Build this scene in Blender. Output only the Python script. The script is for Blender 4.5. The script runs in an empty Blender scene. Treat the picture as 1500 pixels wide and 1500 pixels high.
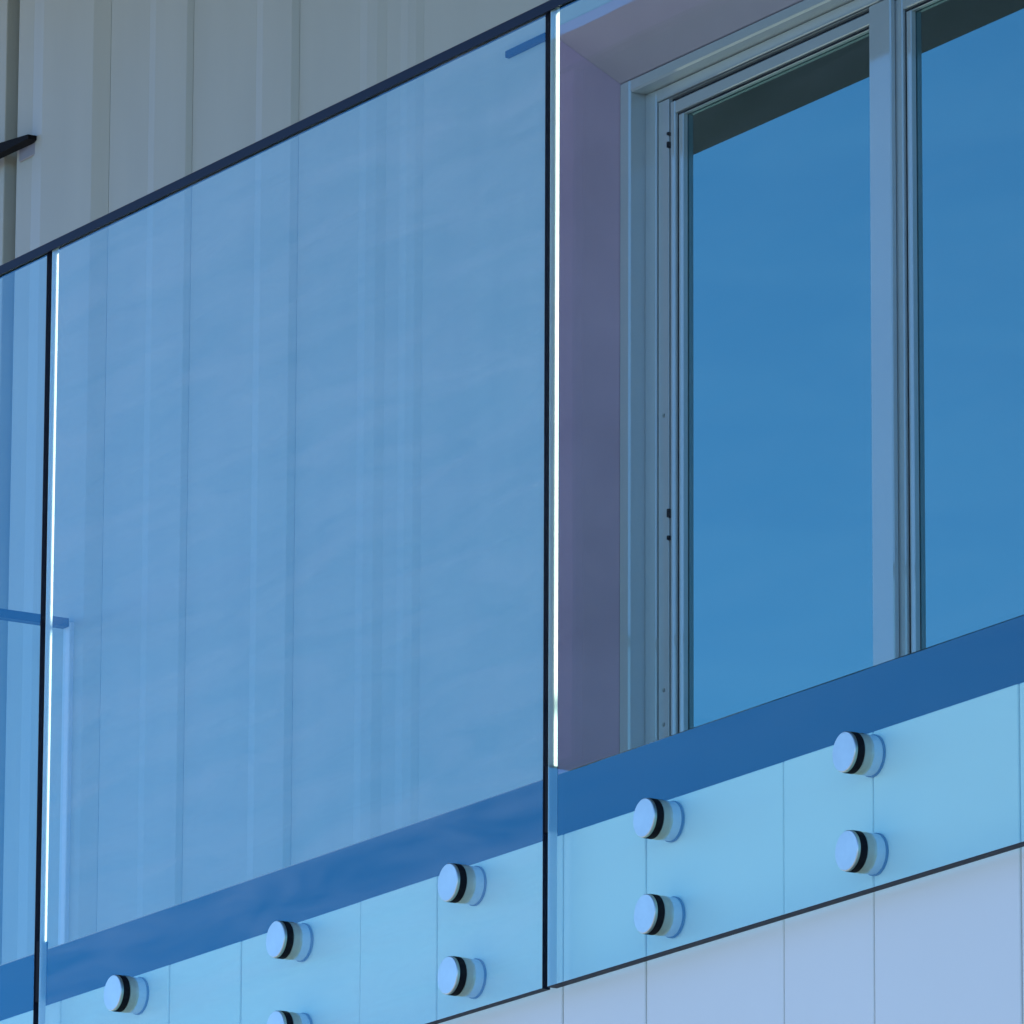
import bpy, bmesh, math, random
from mathutils import Matrix, Vector

S = bpy.context.scene
COL = S.collection
random.seed(7)

# ------------------------------------------------------------------ camera
cam_data = bpy.data.cameras.new("camera")
cam_data.sensor_width = 36.0
cam_data.sensor_fit = 'HORIZONTAL'
cam_data.lens = 303.17
cam_data.clip_start = 0.1
cam_data.clip_end = 2000.0
cam = bpy.data.objects.new("camera", cam_data)
COL.objects.link(cam)
YAW, PITCH, ROLL = 1.01884872, 0.24777772, -0.00439757
fwd = Vector((-math.sin(YAW) * math.cos(PITCH), math.cos(YAW) * math.cos(PITCH), math.sin(PITCH)))
rt = Vector((math.cos(YAW), math.sin(YAW), 0.0))
dn = -rt.cross(fwd)
r_ = math.cos(ROLL) * rt + math.sin(ROLL) * dn
d_ = -math.sin(ROLL) * rt + math.cos(ROLL) * dn
rot = Matrix((r_, -d_, -fwd)).transposed()
cam.matrix_world = Matrix.Translation((9.455, -5.887, -2.457)) @ rot.to_4x4()
S.camera = cam

# ------------------------------------------------------------------ sky, sun, exposure
SUN_EL, SUN_BACK = 15.0, 14.0          # degrees up; degrees behind the plane of the facade, from the left
world = bpy.data.worlds.new("World")
S.world = world
world.use_nodes = True
wn = world.node_tree
wn.nodes.clear()
wo = wn.nodes.new('ShaderNodeOutputWorld')
bg = wn.nodes.new('ShaderNodeBackground')
bg.inputs[1].default_value = 0.1
sky = wn.nodes.new('ShaderNodeTexSky')
sky.sky_type = 'NISHITA'
sky.sun_disc = False
sky.sun_elevation = math.radians(SUN_EL)
sky.sun_rotation = math.radians(-(90.0 - SUN_BACK))
sky.air_density = 0.5
sky.dust_density = 0.0
sky.ozone_density = 5.0
# thin wind-drawn cirrus all over the sky dome
tc = wn.nodes.new('ShaderNodeTexCoord')
mp = wn.nodes.new('ShaderNodeMapping')
mp.inputs['Rotation'].default_value = (0.12, -0.10, 0.5)
mp.inputs['Scale'].default_value = (9.0, 9.0, 46.0)
nz = wn.nodes.new('ShaderNodeTexNoise')
nz.inputs['Scale'].default_value = 2.2
nz.inputs['Detail'].default_value = 5.0
nz.inputs['Roughness'].default_value = 0.55
nz.inputs['Distortion'].default_value = 0.6
rp = wn.nodes.new('ShaderNodeValToRGB')
rp.color_ramp.elements[0].position = 0.42
rp.color_ramp.elements[1].position = 0.80
rp.color_ramp.elements[0].color = (0, 0, 0, 1)
rp.color_ramp.elements[1].color = (0.06, 0.06, 0.06, 1)
mx = wn.nodes.new('ShaderNodeMix')
mx.data_type = 'RGBA'
mx.inputs['B'].default_value = (2.6, 3.9, 6.6, 1.0)
wn.links.new(tc.outputs['Generated'], mp.inputs['Vector'])
wn.links.new(mp.outputs['Vector'], nz.inputs['Vector'])
wn.links.new(nz.outputs['Fac'], rp.inputs['Fac'])
wn.links.new(rp.outputs['Color'], mx.inputs['Factor'])
wn.links.new(sky.outputs['Color'], mx.inputs['A'])
wn.links.new(mx.outputs['Result'], bg.inputs['Color'])
wn.links.new(bg.outputs['Background'], wo.inputs['Surface'])

sun_data = bpy.data.lights.new("sun", 'SUN')
sun_data.energy = 4.0
sun_data.angle = math.radians(0.5)
sun_data.color = (1.0, 0.95, 0.88)
sun = bpy.data.objects.new("sun", sun_data)
COL.objects.link(sun)
e_, b_ = math.radians(SUN_EL), math.radians(SUN_BACK)
to_sun = Vector((-math.cos(e_) * math.cos(b_), math.cos(e_) * math.sin(b_), math.sin(e_)))
sun.rotation_euler = to_sun.to_track_quat('Z', 'Y').to_euler()
sun.location = to_sun * 40

S.view_settings.view_transform = 'Standard'
S.view_settings.look = 'None'
S.view_settings.exposure = 2.08
S.view_settings.gamma = 1.0
S.view_settings.use_curve_mapping = False
S.render.engine = 'CYCLES'
S.cycles.max_bounces = 12
S.cycles.transparent_max_bounces = 24
S.cycles.glossy_bounces = 6


# ------------------------------------------------------------------ materials
def mat(name, color, rough=0.5, metal=0.0, var=0.04, nscale=6.0, bump=0.0, bscale=60.0,
        spec=0.5, coat=0.0, stretch=(1, 1, 1)):
    m = bpy.data.materials.new(name)
    m.use_nodes = True
    nt = m.node_tree
    p = nt.nodes['Principled BSDF']
    p.inputs['Roughness'].default_value = rough
    p.inputs['Metallic'].default_value = metal
    p.inputs['Specular IOR Level'].default_value = spec
    p.inputs['Coat Weight'].default_value = coat
    p.inputs['Coat Roughness'].default_value = 0.03
    t = nt.nodes.new('ShaderNodeTexCoord')
    mpn = nt.nodes.new('ShaderNodeMapping')
    mpn.inputs['Scale'].default_value = stretch
    nt.links.new(t.outputs['Object'], mpn.inputs['Vector'])
    n = nt.nodes.new('ShaderNodeTexNoise')
    n.inputs['Scale'].default_value = nscale
    n.inputs['Detail'].default_value = 6.0
    nt.links.new(mpn.outputs['Vector'], n.inputs['Vector'])
    r = nt.nodes.new('ShaderNodeValToRGB')
    r.color_ramp.elements[0].position = 0.3
    r.color_ramp.elements[1].position = 0.7
    lo = [max(0.0, c * (1 - var)) for c in color]
    hi = [min(1.0, c * (1 + var)) for c in color]
    r.color_ramp.elements[0].color = (*lo, 1)
    r.color_ramp.elements[1].color = (*hi, 1)
    nt.links.new(n.outputs['Fac'], r.inputs['Fac'])
    nt.links.new(r.outputs['Color'], p.inputs['Base Color'])
    if bump > 0:
        n2 = nt.nodes.new('ShaderNodeTexNoise')
        n2.inputs['Scale'].default_value = bscale
        n2.inputs['Detail'].default_value = 4.0
        nt.links.new(mpn.outputs['Vector'], n2.inputs['Vector'])
        b = nt.nodes.new('ShaderNodeBump')
        b.inputs['Strength'].default_value = bump
        b.inputs['Distance'].default_value = 0.004
        nt.links.new(n2.outputs['Fac'], b.inputs['Height'])
        nt.links.new(b.outputs['Normal'], p.inputs['Normal'])
    return m


def glass(name, tint, ior, refl=(1, 1, 1), wave=0.0, wave_scale=2.5, streak=0.0):
    """Sheet glass: tinted see-through mixed with a mirror by the Fresnel law."""
    m = bpy.data.materials.new(name)
    m.use_nodes = True
    nt = m.node_tree
    nt.nodes.clear()
    out = nt.nodes.new('ShaderNodeOutputMaterial')
    mixs = nt.nodes.new('ShaderNodeMixShader')
    tr = nt.nodes.new('ShaderNodeBsdfTransparent')
    tr.inputs['Color'].default_value = (*tint, 1)
    gl = nt.nodes.new('ShaderNodeBsdfGlossy')
    gl.inputs['Color'].default_value = (*refl, 1)
    gl.inputs['Roughness'].default_value = 0.0
    fr = nt.nodes.new('ShaderNodeFresnel')
    fr.inputs['IOR'].default_value = ior
    if wave > 0:
        t = nt.nodes.new('ShaderNodeTexCoord')
        n = nt.nodes.new('ShaderNodeTexNoise')
        n.inputs['Scale'].default_value = wave_scale
        n.inputs['Detail'].default_value = 2.0
        nt.links.new(t.outputs['Object'], n.inputs['Vector'])
        b = nt.nodes.new('ShaderNodeBump')
        b.inputs['Strength'].default_value = 1.0
        b.inputs['Distance'].default_value = wave
        nt.links.new(n.outputs['Fac'], b.inputs['Height'])
        nt.links.new(b.outputs['Normal'], gl.inputs['Normal'])
    # the mirror belongs to the outer surface only; seen from inside the sheet the face is plain
    geo = nt.nodes.new('ShaderNodeNewGeometry')
    inv = nt.nodes.new('ShaderNodeMath')
    inv.operation = 'SUBTRACT'
    inv.inputs[0].default_value = 1.0
    nt.links.new(geo.outputs['Backfacing'], inv.inputs[1])
    mul = nt.nodes.new('ShaderNodeMath')
    mul.operation = 'MULTIPLY'
    nt.links.new(fr.outputs['Fac'], mul.inputs[0])
    nt.links.new(inv.outputs['Value'], mul.inputs[1])
    nt.links.new(mul.outputs['Value'], mixs.inputs['Fac'])
    nt.links.new(tr.outputs['BSDF'], mixs.inputs[1])
    nt.links.new(gl.outputs['BSDF'], mixs.inputs[2])
    if streak > 0:
        # faint pale film in long stretched streaks
        t2 = nt.nodes.new('ShaderNodeTexCoord')
        m2 = nt.nodes.new('ShaderNodeMapping')
        m2.inputs['Rotation'].default_value = (0.0, 0.12, 0.0)
        m2.inputs['Scale'].default_value = (2.2, 1.0, 13.0)
        n2 = nt.nodes.new('ShaderNodeTexNoise')
        n2.inputs['Scale'].default_value = 1.6
        n2.inputs['Detail'].default_value = 4.0
        n2.inputs['Distortion'].default_value = 0.9
        r2 = nt.nodes.new('ShaderNodeMapRange')
        r2.inputs['From Min'].default_value = 0.34
        r2.inputs['From Max'].default_value = 0.70
        r2.inputs['To Min'].default_value = 0.005
        r2.inputs['To Max'].default_value = streak
        df = nt.nodes.new('ShaderNodeBsdfDiffuse')
        df.inputs['Color'].default_value = (0.72, 0.76, 0.74, 1)
        ms = nt.nodes.new('ShaderNodeMixShader')
        nt.links.new(t2.outputs['Object'], m2.inputs['Vector'])
        nt.links.new(m2.outputs['Vector'], n2.inputs['Vector'])
        nt.links.new(n2.outputs['Fac'], r2.inputs['Value'])
        nt.links.new(r2.outputs['Result'], ms.inputs['Fac'])
        nt.links.new(mixs.outputs['Shader'], ms.inputs[1])
        nt.links.new(df.outputs['BSDF'], ms.inputs[2])
        nt.links.new(ms.outputs['Shader'], out.inputs['Surface'])
    else:
        nt.links.new(mixs.outputs['Shader'], out.inputs['Surface'])
    return m


def clear(name):
    m = bpy.data.materials.new(name)
    m.use_nodes = True
    nt = m.node_tree
    nt.nodes.clear()
    out = nt.nodes.new('ShaderNodeOutputMaterial')
    tr = nt.nodes.new('ShaderNodeBsdfTransparent')
    tr.inputs['Color'].default_value = (0.99, 1, 1, 1)
    nt.links.new(tr.outputs['BSDF'], out.inputs['Surface'])
    return m


def translucent(name, color):
    m = bpy.data.materials.new(name)
    m.use_nodes = True
    nt = m.node_tree
    nt.nodes.clear()
    out = nt.nodes.new('ShaderNodeOutputMaterial')
    mixs = nt.nodes.new('ShaderNodeMixShader')
    mixs.inputs['Fac'].default_value = 0.8
    di = nt.nodes.new('ShaderNodeBsdfDiffuse')
    di.inputs['Color'].default_value = (*color, 1)
    tl = nt.nodes.new('ShaderNodeBsdfTranslucent')
    tl.inputs['Color'].default_value = (*color, 1)
    nt.links.new(di.outputs['BSDF'], mixs.inputs[1])
    nt.links.new(tl.outputs['BSDF'], mixs.inputs[2])
    nt.links.new(mixs.outputs['Shader'], out.inputs['Surface'])
    return m


M = {}
M.update({
    'clad': mat('white_cladding', (0.76, 0.775, 0.68), 0.45, var=0.02, nscale=3, bump=0.05, bscale=9),
    'siding': mat('pale_siding', (0.350, 0.378, 0.318), 0.55, var=0.03, nscale=4, bump=0.06, bscale=14, stretch=(3, 3, 0.6)),
    'siding_light': mat('light_siding_strip', (0.395, 0.435, 0.42), 0.5, var=0.03, nscale=4),
    'channel': mat('grey_channel', (0.36, 0.36, 0.37), 0.6, var=0.05, nscale=6),
    'surround': mat('mauve_surround', (0.38, 0.25, 0.34), 0.6, var=0.11, nscale=4, bump=0.12, bscale=25),
    'lavender': mat('lavender_grey_head', (0.37, 0.295, 0.36), 0.6, var=0.08, nscale=4, bump=0.08, bscale=25),
    'frame': mat('grey_window_frame', (0.39, 0.41, 0.44), 0.25, var=0.02, coat=1.0)})
M['frame'].node_tree.nodes['Principled BSDF'].inputs['Coat IOR'].default_value = 2.15
M.update({
    'gasket': mat('black_gasket', (0.008, 0.008, 0.010), 0.7, spec=0.12),
    'navy': mat('dark_navy_metal', (0.006, 0.009, 0.019), 0.5, var=0.1, nscale=20, spec=0.15),
    'edge_trim': mat('blue_deck_edge', (0.018, 0.036, 0.052), 0.7, var=0.08, nscale=5, spec=0.1),
    'steel': mat('brushed_steel', (0.54, 0.59, 0.54), 0.38, 1.0, var=0.04, nscale=40, bump=0.04, bscale=200),
    'black_metal': mat('black_bracket_metal', (0.005, 0.0055, 0.0065), 0.6, var=0.1, spec=0.1),
    'flange': mat('dark_flange', (0.07, 0.085, 0.10), 0.5, var=0.06),
    'grey_metal': mat('grey_bracket_metal', (0.20, 0.21, 0.22), 0.5, var=0.06),
    'alu': mat('satin_aluminium', (0.52, 0.54, 0.55), 0.4, 0.0, var=0.03),
    'deck': mat('deck_boards', (0.46, 0.39, 0.31), 0.7, var=0.15, nscale=9),
    'soffit': mat('grey_soffit', (0.105, 0.095, 0.115), 0.7, var=0.06),
    'timber': mat('timber_lining', (0.58, 0.43, 0.27), 0.6, var=0.10, nscale=5, stretch=(0.4, 8, 8)),
    'dark_room': mat('dim_room', (0.06, 0.06, 0.065), 0.9, var=0.1),
    'ground': mat('pale_concrete', (0.36, 0.34, 0.31), 0.85, var=0.12, nscale=0.8, bump=0.1, bscale=30),
    'neighbour': mat('mauve_render', (0.022, 0.012, 0.018), 1.0, var=0.08, nscale=1.5, spec=0.0),
    'neighbour_trim': mat('plum_trim', (0.20, 0.035, 0.075), 1.0, var=0.15, nscale=2.0, spec=0.0),
    'neighbour_glass': mat('dark_pane', (0.02, 0.025, 0.03), 0.05, var=0.05),
    'glass': glass('blue_tinted_glass', (0.81, 0.965, 0.86), 1.85, refl=(0.27, 0.87, 1.08), wave=0.00005, streak=0.02),
    'dusty_glass': glass('dusty_blue_glass', (0.81, 0.965, 0.86), 1.85, refl=(0.27, 0.87, 1.08), wave=0.00005, streak=0.12),
    'window_glass': glass('window_pane_glass', (0.07, 0.10, 0.12), 4.0, refl=(0.60, 1.0, 0.98)),
    'clear': clear('glass_back_face'),
    'edge_light': translucent('polished_edge', (0.80, 0.86, 0.86)),
})


# ------------------------------------------------------------------ helpers
def tag(o, label=None, cat=None, group=None, kind=None):
    if label: o['label'] = label
    if cat: o['category'] = cat
    if group: o['group'] = group
    if kind: o['kind'] = kind
    return o


def empty(name, loc, label, cat, group=None):
    o = bpy.data.objects.new(name, None)
    o.empty_display_size = 0.1
    COL.objects.link(o)
    o.location = loc
    return tag(o, label, cat, group)


def link(name, bm, m, parent=None, smooth=False):
    me = bpy.data.meshes.new(name)
    bmesh.ops.recalc_face_normals(bm, faces=bm.faces)
    if parent is not None:
        bmesh.ops.translate(bm, verts=bm.verts, vec=-Vector(parent_loc(parent)))
    bm.to_mesh(me)
    bm.free()
    mats = m if isinstance(m, (list, tuple)) else [m]
    for k in mats:
        me.materials.append(k)
    if smooth:
        for p in me.polygons:
            p.use_smooth = True
    o = bpy.data.objects.new(name, me)
    COL.objects.link(o)
    if parent is not None:
        o.parent = parent
    return o


def parent_loc(p):
    v = Vector((0, 0, 0))
    while p is not None:
        v += p.location
        p = p.parent
    return v


def add_box(bm, x0, x1, y0, y1, z0, z1, bevel=0.0, seg=1):
    vs = [bm.verts.new((x, y, z)) for x in (x0, x1) for y in (y0, y1) for z in (z0, z1)]
    q = [(0, 1, 3, 2), (4, 6, 7, 5), (0, 4, 5, 1), (2, 3, 7, 6), (0, 2, 6, 4), (1, 5, 7, 3)]
    fs = [bm.faces.new([vs[i] for i in f]) for f in q]
    if bevel > 0:
        es = list({e for f in fs for e in f.edges})
        bmesh.ops.bevel(bm, geom=es, offset=bevel, segments=seg, affect='EDGES', profile=0.5)
    return fs


def box(name, x0, x1, y0, y1, z0, z1, m, parent=None, bevel=0.0, seg=1):
    bm = bmesh.new()
    add_box(bm, x0, x1, y0, y1, z0, z1, bevel, seg)
    return link(name, bm, m, parent)


def lathe_y(name, prof, m, parent, centre, n=48, smooth=True):
    """Turned piece about an axis along y; prof = [(radius, y), ...]."""
    bm = bmesh.new()
    cx, cz = centre
    rings = []
    for (r, y) in prof:
        if r < 1e-6:
            rings.append([bm.verts.new((cx, y, cz))])
        else:
            rings.append([bm.verts.new((cx + r * math.cos(2 * math.pi * k / n), y, cz + r * math.sin(2 * math.pi * k / n))) for k in range(n)])
    for a, b in zip(rings[:-1], rings[1:]):
        for k in range(n):
            k2 = (k + 1) % n
            if len(a) == 1:
                bm.faces.new([a[0], b[k], b[k2]])
            elif len(b) == 1:
                bm.faces.new([a[k], b[0], a[k2]])
            else:
                bm.faces.new([a[k], b[k], b[k2], a[k2]])
    o = link(name, bm, m, parent, smooth)
    if smooth:
        o.data.set_sharp_from_angle(angle=math.radians(28))
    return o


def ring(name, xl, xr, zb, zt, wl, wr, wb, wt, y0, y1, m, parent, bevel=0.0015):
    """A rectangular frame: outer box xl..xr, zb..zt, members of the given widths (four bars, mitred as butt joints)."""
    bm = bmesh.new()
    add_box(bm, xl, xl + wl, y0, y1, zb, zt, bevel)
    add_box(bm, xr - wr, xr, y0, y1, zb, zt, bevel)
    add_box(bm, xl + wl, xr - wr, y0 + 0.0004, y1 - 0.0004, zt - wt, zt - 0.0004, bevel)
    add_box(bm, xl + wl, xr - wr, y0 + 0.0004, y1 - 0.0004, zb + 0.0004, zb + wb, bevel)
    return link(name, bm, m, parent)


# ------------------------------------------------------------------ ground
GZ = -4.10
bm = bmesh.new()
vs = [bm.verts.new(p) for p in ((-600, -600, GZ), (600, -600, GZ), (600, 600, GZ), (-600, 600, GZ))]
bm.faces.new(vs)
g = link('ground', bm, M['ground'])
g['kind'] = 'structure'

# ------------------------------------------------------------------ upper wall behind the balcony
W = 1.210
WL, WTOP = -4.20, 2.552
wall = empty('panelled_wall', (WL, W, 0.033), 'upper house wall of pale grey vertical boards in the shade behind the glass', 'wall')
OPL, OPR, OPT, OPB = -1.8256, 0.60, 1.6252, 0.40        # window opening
# carcass round the opening
PROUD, BACK = W - 0.016, W
CL, CR, RTOP = -1.936, OPR + 0.112, 1.7435
bm = bmesh.new()
add_box(bm, WL, CL, W + 0.032, W + 0.25, -0.20, WTOP)
add_box(bm, CR, 3.2, W + 0.032, W + 0.25, -0.20, WTOP)
add_box(bm, CL, CR, W + 0.032, W + 0.25, RTOP, WTOP)
add_box(bm, CL, CR, W + 0.032, W + 0.25, -0.20, OPB - 0.122)
link('wall_core', bm, M['siding'], wall)
box('board_backing', -3.757, -1.9360, PROUD + 0.0068, W + 0.0315, 0.033, WTOP - 0.003, M['siding'], wall)


def board(a, b, r0, r1, fall, h):
    """One upright cladding board: flat pan from a to r0, a slow rise to r1, a raised rib, then a fall to b."""
    bm = bmesh.new()
    yb = PROUD + 0.0066
    pts = [(a, yb), (a, PROUD), (r0, PROUD), (r1, PROUD - h), (b - fall, PROUD - h), (b, PROUD + 0.0005), (b, yb)]
    lo = [bm.verts.new((px, py, 0.034)) for px, py in pts]
    hi = [bm.verts.new((px, py, WTOP - 0.002)) for px, py in pts]
    bm.faces.new(lo)
    bm.faces.new(hi)
    for k in range(len(pts)):
        k2 = (k + 1) % len(pts)
        bm.faces.new((lo[k], lo[k2], hi[k2], hi[k]))
    return link('wall_board', bm, M['siding'], wall)


box('wall_board', WL, -3.805, PROUD, W + 0.030, 0.034, WTOP - 0.002, M['siding'], wall, 0.002, 2)
# (left, right, foot of the rise, top of the rise, width of the fall, height of the rib)
for args in ((-3.757, -3.4130, -3.700, -3.640, 0.040, 0.013), (-3.4106, -3.1140, -3.270, -3.236, 0.010, 0.007), (-3.1117, -2.7450, -2.891, -2.856, 0.012, 0.008),
             (-2.7428, -2.4520, -2.540, -2.509, 0.024, 0.0045), (-2.4510, -2.3320, -2.407, -2.378, 0.018, 0.0035), (-2.3308, -1.9360, -2.150, -2.110, 0.020, 0.0010)):
    board(*args)
for (a, b, y) in ((0.716, 1.10, PROUD), (1.104, 1.30, BACK), (1.304, 1.60, PROUD), (1.604, 1.8, BACK), (1.804, 2.2, PROUD), (2.204, 3.2, PROUD)):
    box('wall_board', a, b, y, W + 0.030, 0.034, WTOP - 0.002, M['siding'], wall, 0.0025, 2)
# boards above the window surround
for (a, b, y) in ((-1.9350, -1.60, PROUD), (-1.596, -1.39, BACK), (-1.386, -1.07, PROUD), (-1.066, -0.86, BACK), (-0.856, -0.54, PROUD),
                  (-0.536, -0.33, BACK), (-0.326, -0.01, PROUD), (-0.006, 0.2, BACK), (0.204, 0.52, PROUD), (0.524, 0.715, BACK)):
    box('wall_board', a, b, y, W + 0.030, 1.7440, WTOP - 0.002, M['siding'], wall, 0.0025, 2)
box('wall_board', -1.935, 0.715, PROUD, W + 0.030, 0.034, OPB - 0.1205, M['siding'], wall, 0.002)
# recessed grey channel at far left
box('recessed_channel', -3.801, -3.761, W + 0.010, W + 0.030, 0.034, WTOP - 0.002, M['channel'], wall)
# roof slab with a soffit reaching out over the balcony
box('roof_overhang', -4.75, 3.4, -0.60, W + 0.6, WTOP, WTOP + 0.22, M['soffit'], wall, 0.004)
box('soffit_lining', -4.20, 3.2, 0.40, PROUD - 0.02, 2.400, WTOP - 0.001, M['timber'], wall, 0.003)  # added unseen lining, warm coloured to bounce light onto the upper wall
# back room seen dimly through the panes
bm = bmesh.new()
add_box(bm, OPL - 0.6, OPR + 0.6, W + 3.0, W + 3.1, -0.1, 2.3)
add_box(bm, OPL - 0.7, OPL - 0.6, W + 0.26, W + 3.1, -0.1, 2.3)
add_box(bm, OPR + 0.6, OPR + 0.7, W + 0.26, W + 3.1, -0.1, 2.3)
add_box(bm, OPL - 0.7, OPR + 0.7, W + 0.26, W + 3.1, 2.31, 2.39)
add_box(bm, OPL - 0.7, OPR + 0.7, W + 0.26, W + 3.1, -0.19, -0.11)
link('room_lining', bm, M['dark_room'], wall)

# ------------------------------------------------------------------ window
win = empty('sliding_window', (OPL, W, OPB), 'grey framed sliding window reflecting blue sky behind the right glass panel', 'window')
# splayed mauve reveal round the recessed window (four boards leaning out to the wall face)
RL, RR, RT, RB = OPL - 0.0302, OPR + 0.0302, OPT + 0.0222, OPB - 0.0302
SL, SR, STT, SB = -1.934, OPR + 0.110, 1.742, OPB - 0.120
YF, YB = PROUD - 0.003, 1.2800


def splay(name, pts_out, pts_in, m='surround'):
    """Board from two outer corners on the wall face to two inner corners beside the frame, 10 mm thick to the back."""
    bm = bmesh.new()
    front = [bm.verts.new(p) for p in (*pts_out, *reversed(pts_in))]
    back = [bm.verts.new((p[0], p[1] + 0.055, p[2])) for p in (*pts_out, *reversed(pts_in))]
    bm.faces.new(front)
    bm.faces.new(list(reversed(back)))
    for k in range(4):
        bm.faces.new((front[k], front[(k + 1) % 4], back[(k + 1) % 4], back[k]))
    return link(name, bm, M[m], win)


e = 0.0006
splay('reveal_board', ((SL, YF, SB), (SL, YF, STT)), ((RL, YB, RB), (RL, YB, RT)))
splay('reveal_board', ((SR, YF, SB), (SR, YF, STT)), ((RR, YB, RB), (RR, YB, RT)))
splay('head_board', ((SL + e, YF, STT), (SR - e, YF, STT)), ((RL + e, YB, RT), (RR - e, YB, RT)), 'lavender')
splay('sill_board', ((SL + e, YF, SB), (SR - e, YF, SB)), ((RL + e, YB, RB), (RR - e, YB, RB)))
# frame: bead, then stepped jamb
ring('outer_bead', OPL - 0.030, OPR + 0.030, OPB - 0.030, OPT + 0.022, 0.030, 0.030, 0.030, 0.022, 1.2790, 1.3355, M['frame'], win, 0.003)
ring('outer_frame', OPL, OPR, OPB, OPT, 0.033, 0.033, 0.033, 0.0205, 1.3090, 1.3350, M['frame'], win)
ring('frame_gasket', OPL + 0.033, OPR - 0.033, OPB + 0.033, OPT - 0.0205, 0.0035, 0.0035, 0.0035, 0.002, 1.3180, 1.3350, M['gasket'], win, 0.0005)
ring('frame_track', OPL + 0.0365, OPR - 0.0365, OPB + 0.0365, OPT - 0.0225, 0.030, 0.030, 0.030, 0.001, 1.3120, 1.3350, M['frame'], win, 0.0004)
ring('sash_gasket', OPL + 0.0665, OPR - 0.0665, OPB + 0.0665, OPT - 0.0235, 0.0065, 0.0065, 0.0065, 0.0070, 1.3190, 1.3350, M['gasket'], win, 0.0005)
L0, T0, B0 = OPL + 0.073, OPT - 0.0305, OPB + 0.073
for zz in (0.57, 0.626, 1.077):
    bm = bmesh.new()
    bmesh.ops.create_cone(bm, cap_ends=True, segments=12, radius1=0.0035, radius2=0.0028, depth=0.0016, matrix=Matrix.Translation((OPL + 0.052, 1.3112, zz)) @ Matrix.Rotation(math.pi / 2, 4, 'X'))
    link('screw', bm, M['grey_metal'], win)
for zz, hh in ((0.868, 0.007), (0.905, 0.014), (1.519, 0.010), (1.540, 0.005)):
    box('latch', OPL + 0.0668, OPL + 0.0718, 1.3070, 1.3189, zz, zz + hh, M['gasket'], win, 0.001)


def sash(xl, xr, wl, wr):
    s = ring('sash', xl, xr, B0, T0, wl, wr, 0.03, 0.0205, 1.3110, 1.3210, M['frame'], win, 0.0015)
    ring('glazing_gasket', xl + wl, xr - wr, B0 + 0.03, T0 - 0.0205, 0.003, 0.003, 0.003, 0.003, 1.3170, 1.3265, M['gasket'], s, 0.0004)
    ring('glazing_bead', xl + wl + 0.003, xr - wr - 0.003, B0 + 0.033, T0 - 0.0235, 0.013, 0.004, 0.006, 0.002, 1.3170, 1.3266, M['frame'], s, 0.001)
    bm = bmesh.new()
    add_box(bm, xl + wl + 0.010, xr - wr - 0.004, 1.3270, 1.3330, B0 + 0.034, T0 - 0.0240)
    bmesh.ops.recalc_face_normals(bm, faces=bm.faces)
    # the front face (towards -y) carries the mirror, all others are plain
    for f in bm.faces:
        f.material_index = 0 if f.normal.y < -0.5 else 1
    link('pane', bm, [M['window_glass'], M['clear']], s)


MUL0, MUL1 = -1.1655, -1.1058
sash(L0, -1.1305, 0.0125, 0.022)
sash(-1.1155, -0.300, 0.026, 0.022)
sash(-0.255, OPR - 0.073, 0.026, 0.0125)
box('mullion', MUL0, MUL1, 1.3000, 1.3106, B0, T0 + 0.003, M['frame'], win, 0.002)
box('mullion', -0.310, -0.250, 1.3000, 1.3106, B0, T0 + 0.003, M['frame'], win, 0.002)
for xx in (-1.1300, -0.2995):
    box('mullion_gasket', xx, xx + 0.014 if xx < -0.5 else xx + 0.044, 1.3130, 1.3330, B0, T0, M['gasket'], win)

# ------------------------------------------------------------------ balcony front below the glass
FY = 0.031
FT = -0.070
front = empty('balcony_front', (-4.2, FY, GZ), 'white clad balcony front of vertical boards below the deck edge', 'balcony front')
xs = [-4.2, -4.04, -3.712, -3.508, -3.186, -2.982, -2.66, -2.456, -2.131, -1.927, -1.606, -1.402, -1.081, -0.877, -0.548, -0.344, -0.023,
      0.180, 0.505, 0.709, 1.027, 1.235, 1.555, 1.76, 2.08, 2.285, 2.6, 2.81, 3.2]
for k, (a, b) in enumerate(zip(xs[:-1], xs[1:])):
    dy = random.uniform(-0.0008, 0.0008)
    box('cladding_board', a + 0.0014, b - 0.0014, FY + dy, FY + 0.020, GZ, FT, M['clad'], front, 0.0018, 2)
box('cladding_core', -4.2, 3.2, FY + 0.0205, FY + 0.20, GZ, FT - 0.006, M['channel'], front)
box('deck_edge', -4.2, 3.2, 0.052, 0.10, FT - 0.005, 0.0235, M['edge_trim'], front, 0.002)
box('deck_slab', -4.2, 3.2, 0.1005, W - 0.02, -0.18, 0.032, M['deck'], front)
box('side_wall', -4.2, -4.0, FY + 0.201, 3.5, GZ, -0.19, M['clad'], front)
box('side_wall', 3.0, 3.2, FY + 0.201, 3.5, GZ, -0.19, M['clad'], front)

# ------------------------------------------------------------------ glass balustrade
GT = 0.0118
PZ0, PZ1 = -0.2815, 1.0718


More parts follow.
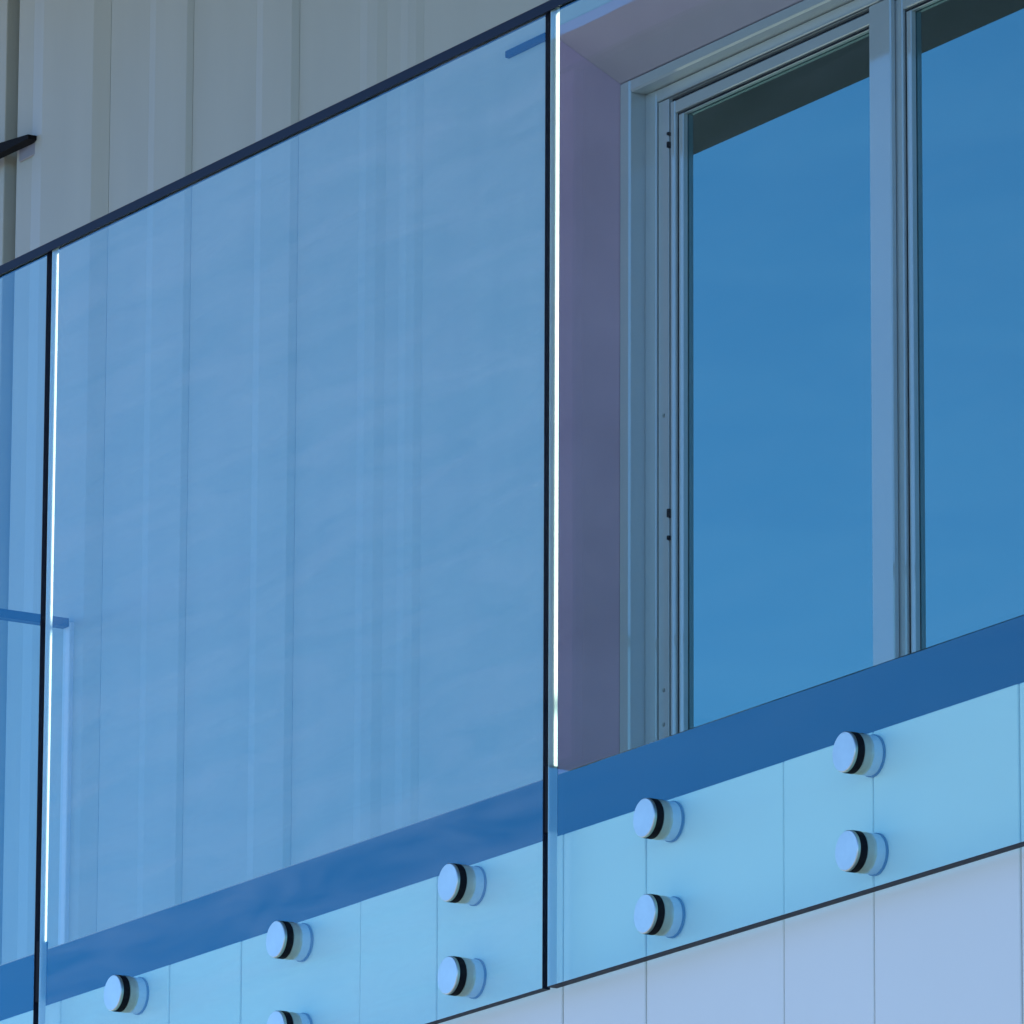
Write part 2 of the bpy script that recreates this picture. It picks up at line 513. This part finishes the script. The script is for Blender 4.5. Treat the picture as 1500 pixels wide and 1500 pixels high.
def glass_panel(xl, xr, label, GT=GT, m='glass'):
    p = empty('glass_balustrade', (xl, 0.0, PZ0), label, 'balustrade', 'glass balustrade panels along the balcony')
    bm = bmesh.new()
    add_box(bm, xl + 0.0004, xr - 0.0016, 0.0, GT, PZ0 + 0.0012, PZ1)
    bmesh.ops.recalc_face_normals(bm, faces=bm.faces)
    for f in bm.faces:
        f.material_index = 0 if f.normal.y < -0.5 else 1
    link('pane', bm, [M[m], M['clear']], p)
    # polished edges, glint and shade set by colour: pale left, navy right and below
    box('polished_edge', xl - 0.0008, xl, 0.0005, GT - 0.0003, PZ0 + 0.0012, PZ1 - 0.001, M['edge_light'], p)
    box('joint_gasket', xr + 0.0001, xr + 0.0110, 0.0012, 0.0160, -0.072, 0.018, M['gasket'], p)  # added black block, keeps sun off the next panel's edge at deck height
    box('dark_edge', xr - 0.0012, xr, 0.0, GT, PZ0, PZ1 - 0.001, M['navy'], p)
    box('bottom_edge', xl, xr - 0.0014, 0.0, GT, PZ0, PZ0 + 0.001, M['navy'], p)
    return p


glass_panel(-1.4125, -0.023, 'large blue tinted glass panel in the middle between the two upright gaps', m='dusty_glass')
glass_panel(-0.011, 1.380, 'blue tinted glass panel on the right in front of the window', 0.0148)
glass_panel(-2.806, -1.4275, 'sliver of blue glass panel at the left edge, left of the dark gap')

# return panel at the far end
ret = empty('end_balustrade', (-3.500, 0.03, 0.033), 'end glass balustrade running back to the wall, seen faintly through the left glass', 'balustrade')
bm = bmesh.new()
add_box(bm, -3.506, -3.494, 0.022, 1.168, 0.034, 1.056)
bmesh.ops.recalc_face_normals(bm, faces=bm.faces)
for f in bm.faces:
    f.material_index = 0 if f.normal.x > 0.5 else 1
link('pane', bm, [glass('return_glass', (0.90, 0.97, 0.98), 1.3), M['clear']], ret)
box('cap_rail', -3.511, -3.489, 0.260, 1.172, 1.0565, 1.072, M['navy'], ret, 0.001)
box('wall_channel', -3.512, -3.488, 1.1725, 1.192, 0.034, 1.066, M['alu'], ret, 0.0015)

# top cap rail on the front panels
bm = bmesh.new()
prof = [(-0.0038, 1.0622), (-0.0010, 1.0622), (-0.0010, 1.0724), (0.0158, 1.0724), (0.0158, 1.0690), (0.0186, 1.0690), (0.0186, 1.0760), (0.0178, 1.0768), (-0.0030, 1.0768), (-0.0038, 1.0760)]
ea = [bm.verts.new((-3.515, y, z)) for y, z in prof]
eb = [bm.verts.new((2.80, y, z)) for y, z in prof]
bm.faces.new(ea)
bm.faces.new(eb)
for k in range(len(prof)):
    bm.faces.new((ea[k], ea[(k + 1) % len(prof)], eb[(k + 1) % len(prof)], eb[k]))
o = link('cap_rail', bm, M['navy'])
tag(o, 'slim dark navy cap rail running along the top of the front glass', 'handrail')

# ------------------------------------------------------------------ standoffs
REACH = FY - 0.0008


def standoff(x, z, label, proto=None):
    g = 'round steel standoffs clamping the glass'
    if proto is None:
        s = empty('glass_standoff', (x, 0.0, z), label, 'standoff', g)
        R = 0.0262
        lathe_y('cap_disc', [(0, -0.0150), (R - 0.0014, -0.0150), (R - 0.0004, -0.0140), (R - 0.0004, -0.0105), (0, -0.0105)], M['steel'], s, (x, z))
        lathe_y('black_washer', [(0, -0.0104), (R, -0.0104), (R + 0.0002, -0.0090), (R + 0.0002, -0.0003), (0, -0.0003)], M['gasket'], s, (x, z))
        lathe_y('barrel', [(0, 0.0005), (R - 0.0012, 0.0005), (R - 0.0004, 0.0012), (R - 0.0004, REACH - 0.003), (0, REACH - 0.003)], M['alu'], s, (x, z))
        lathe_y('wall_flange', [(0, REACH - 0.0029), (R + 0.0010, REACH - 0.0029), (R + 0.0010, REACH), (0, REACH)], M['flange'], s, (x, z))  # dark colour draws the shadow line where the barrel meets the wall
        return s
    s = proto.copy()
    COL.objects.link(s)
    s.location = (x, 0.0, z)
    s['label'] = label
    for ch in list(proto.children):
        c = ch.copy()
        COL.objects.link(c)
        c.parent = s
        c.rotation_euler.y = random.uniform(-3, 3)
    return s


ZU, ZD = -0.102, -0.229
spec = [
    (-0.222, ZU, 'upper steel standoff of the pair just left of the upright gap in the middle'),
    (-0.221, ZD, 'lower steel standoff of the pair just left of the upright gap in the middle'),
    (0.267, ZU, 'upper steel standoff of the pair below the left side of the window'),
    (0.269, ZD, 'lower steel standoff of the pair below the left side of the window'),
    (0.732, ZU, 'upper steel standoff of the rightmost pair in the photo'),
    (0.737, ZD, 'lower steel standoff of the rightmost pair in the photo'),
    (-0.682, ZU, 'upper steel standoff in the middle of the large glass panel'),
    (-0.680, ZD, 'lower steel standoff cut off by the bottom edge of the photo'),
    (-1.145, ZU, 'leftmost steel standoff in the photo, near the bottom left corner'),
]
proto = None
for (x, z, lab) in spec:
    s = standoff(x - 0.020, z, lab, proto)
    proto = proto or s

# ------------------------------------------------------------------ wall brackets
b1 = empty('wall_bracket', (-3.72, PROUD, 1.99), 'black bracket arm jutting from the wall at the left edge above the rail', 'bracket')
box('arm', -4.05, -3.790, 1.150, 1.172, 1.982, 2.010, M['black_metal'], b1, 0.004)
bm = bmesh.new()
v0 = [(-3.790, 1.152, 1.984), (-3.790, 1.170, 1.984), (-3.790, 1.170, 2.008), (-3.790, 1.152, 2.008)]
v1 = [(-3.672, 1.170, 1.996), (-3.672, PROUD - 0.0004, 1.996), (-3.672, PROUD - 0.0004, 2.004), (-3.672, 1.170, 2.004)]
a = [bm.verts.new(p) for p in v0]
b = [bm.verts.new(p) for p in v1]
bm.faces.new(a)
bm.faces.new(b)
for k in range(4):
    bm.faces.new((a[k], a[(k + 1) % 4], b[(k + 1) % 4], b[k]))
link('arm_tip', bm, M['black_metal'], b1)
box('mount_plate', -3.742, -3.662, PROUD - 0.004, PROUD - 0.0003, 1.972, 2.010, M['grey_metal'], b1, 0.0015)
b2 = empty('wall_bracket', (-2.0, PROUD, 1.74), 'short dark bar on the wall behind the glass beside the upright gap', 'bracket')
box('arm', -2.058, -1.935, PROUD - 0.009, PROUD - 0.0004, 1.728, 1.740, M['navy'], b2, 0.001)

# ------------------------------------------------------------------ added screen out of view, blocks the sky mirrored in the right panel
NX0, NX1, NY, NB, NT = -19.24, -8.0, -12.0, 5.034, 8.08
nb = empty('screen_wall', (NX0, NY, GZ), 'tall mauve screen wall on columns, mirrored in the right glass panel', 'screen wall')
box('wall', NX0, NX1, NY - 0.06, NY, NB, NT - 0.16, M['neighbour'], nb)
box('roof_edge', NX0 - 0.01, NX1 + 0.1, NY - 0.10, NY + 0.06, NT - 0.159, NT, M['neighbour_trim'], nb, 0.01)
box('corner_trim', NX0 - 0.01, NX0 + 0.20, NY + 0.001, NY + 0.05, NB, NT - 0.16, M['neighbour_trim'], nb, 0.01)
for xx in (NX0 + 4.8, NX1 - 0.8):
    box('column', xx, xx + 0.22, NY - 0.30, NY - 0.061, GZ, NB + 1.2, M['neighbour'], nb, 0.02)
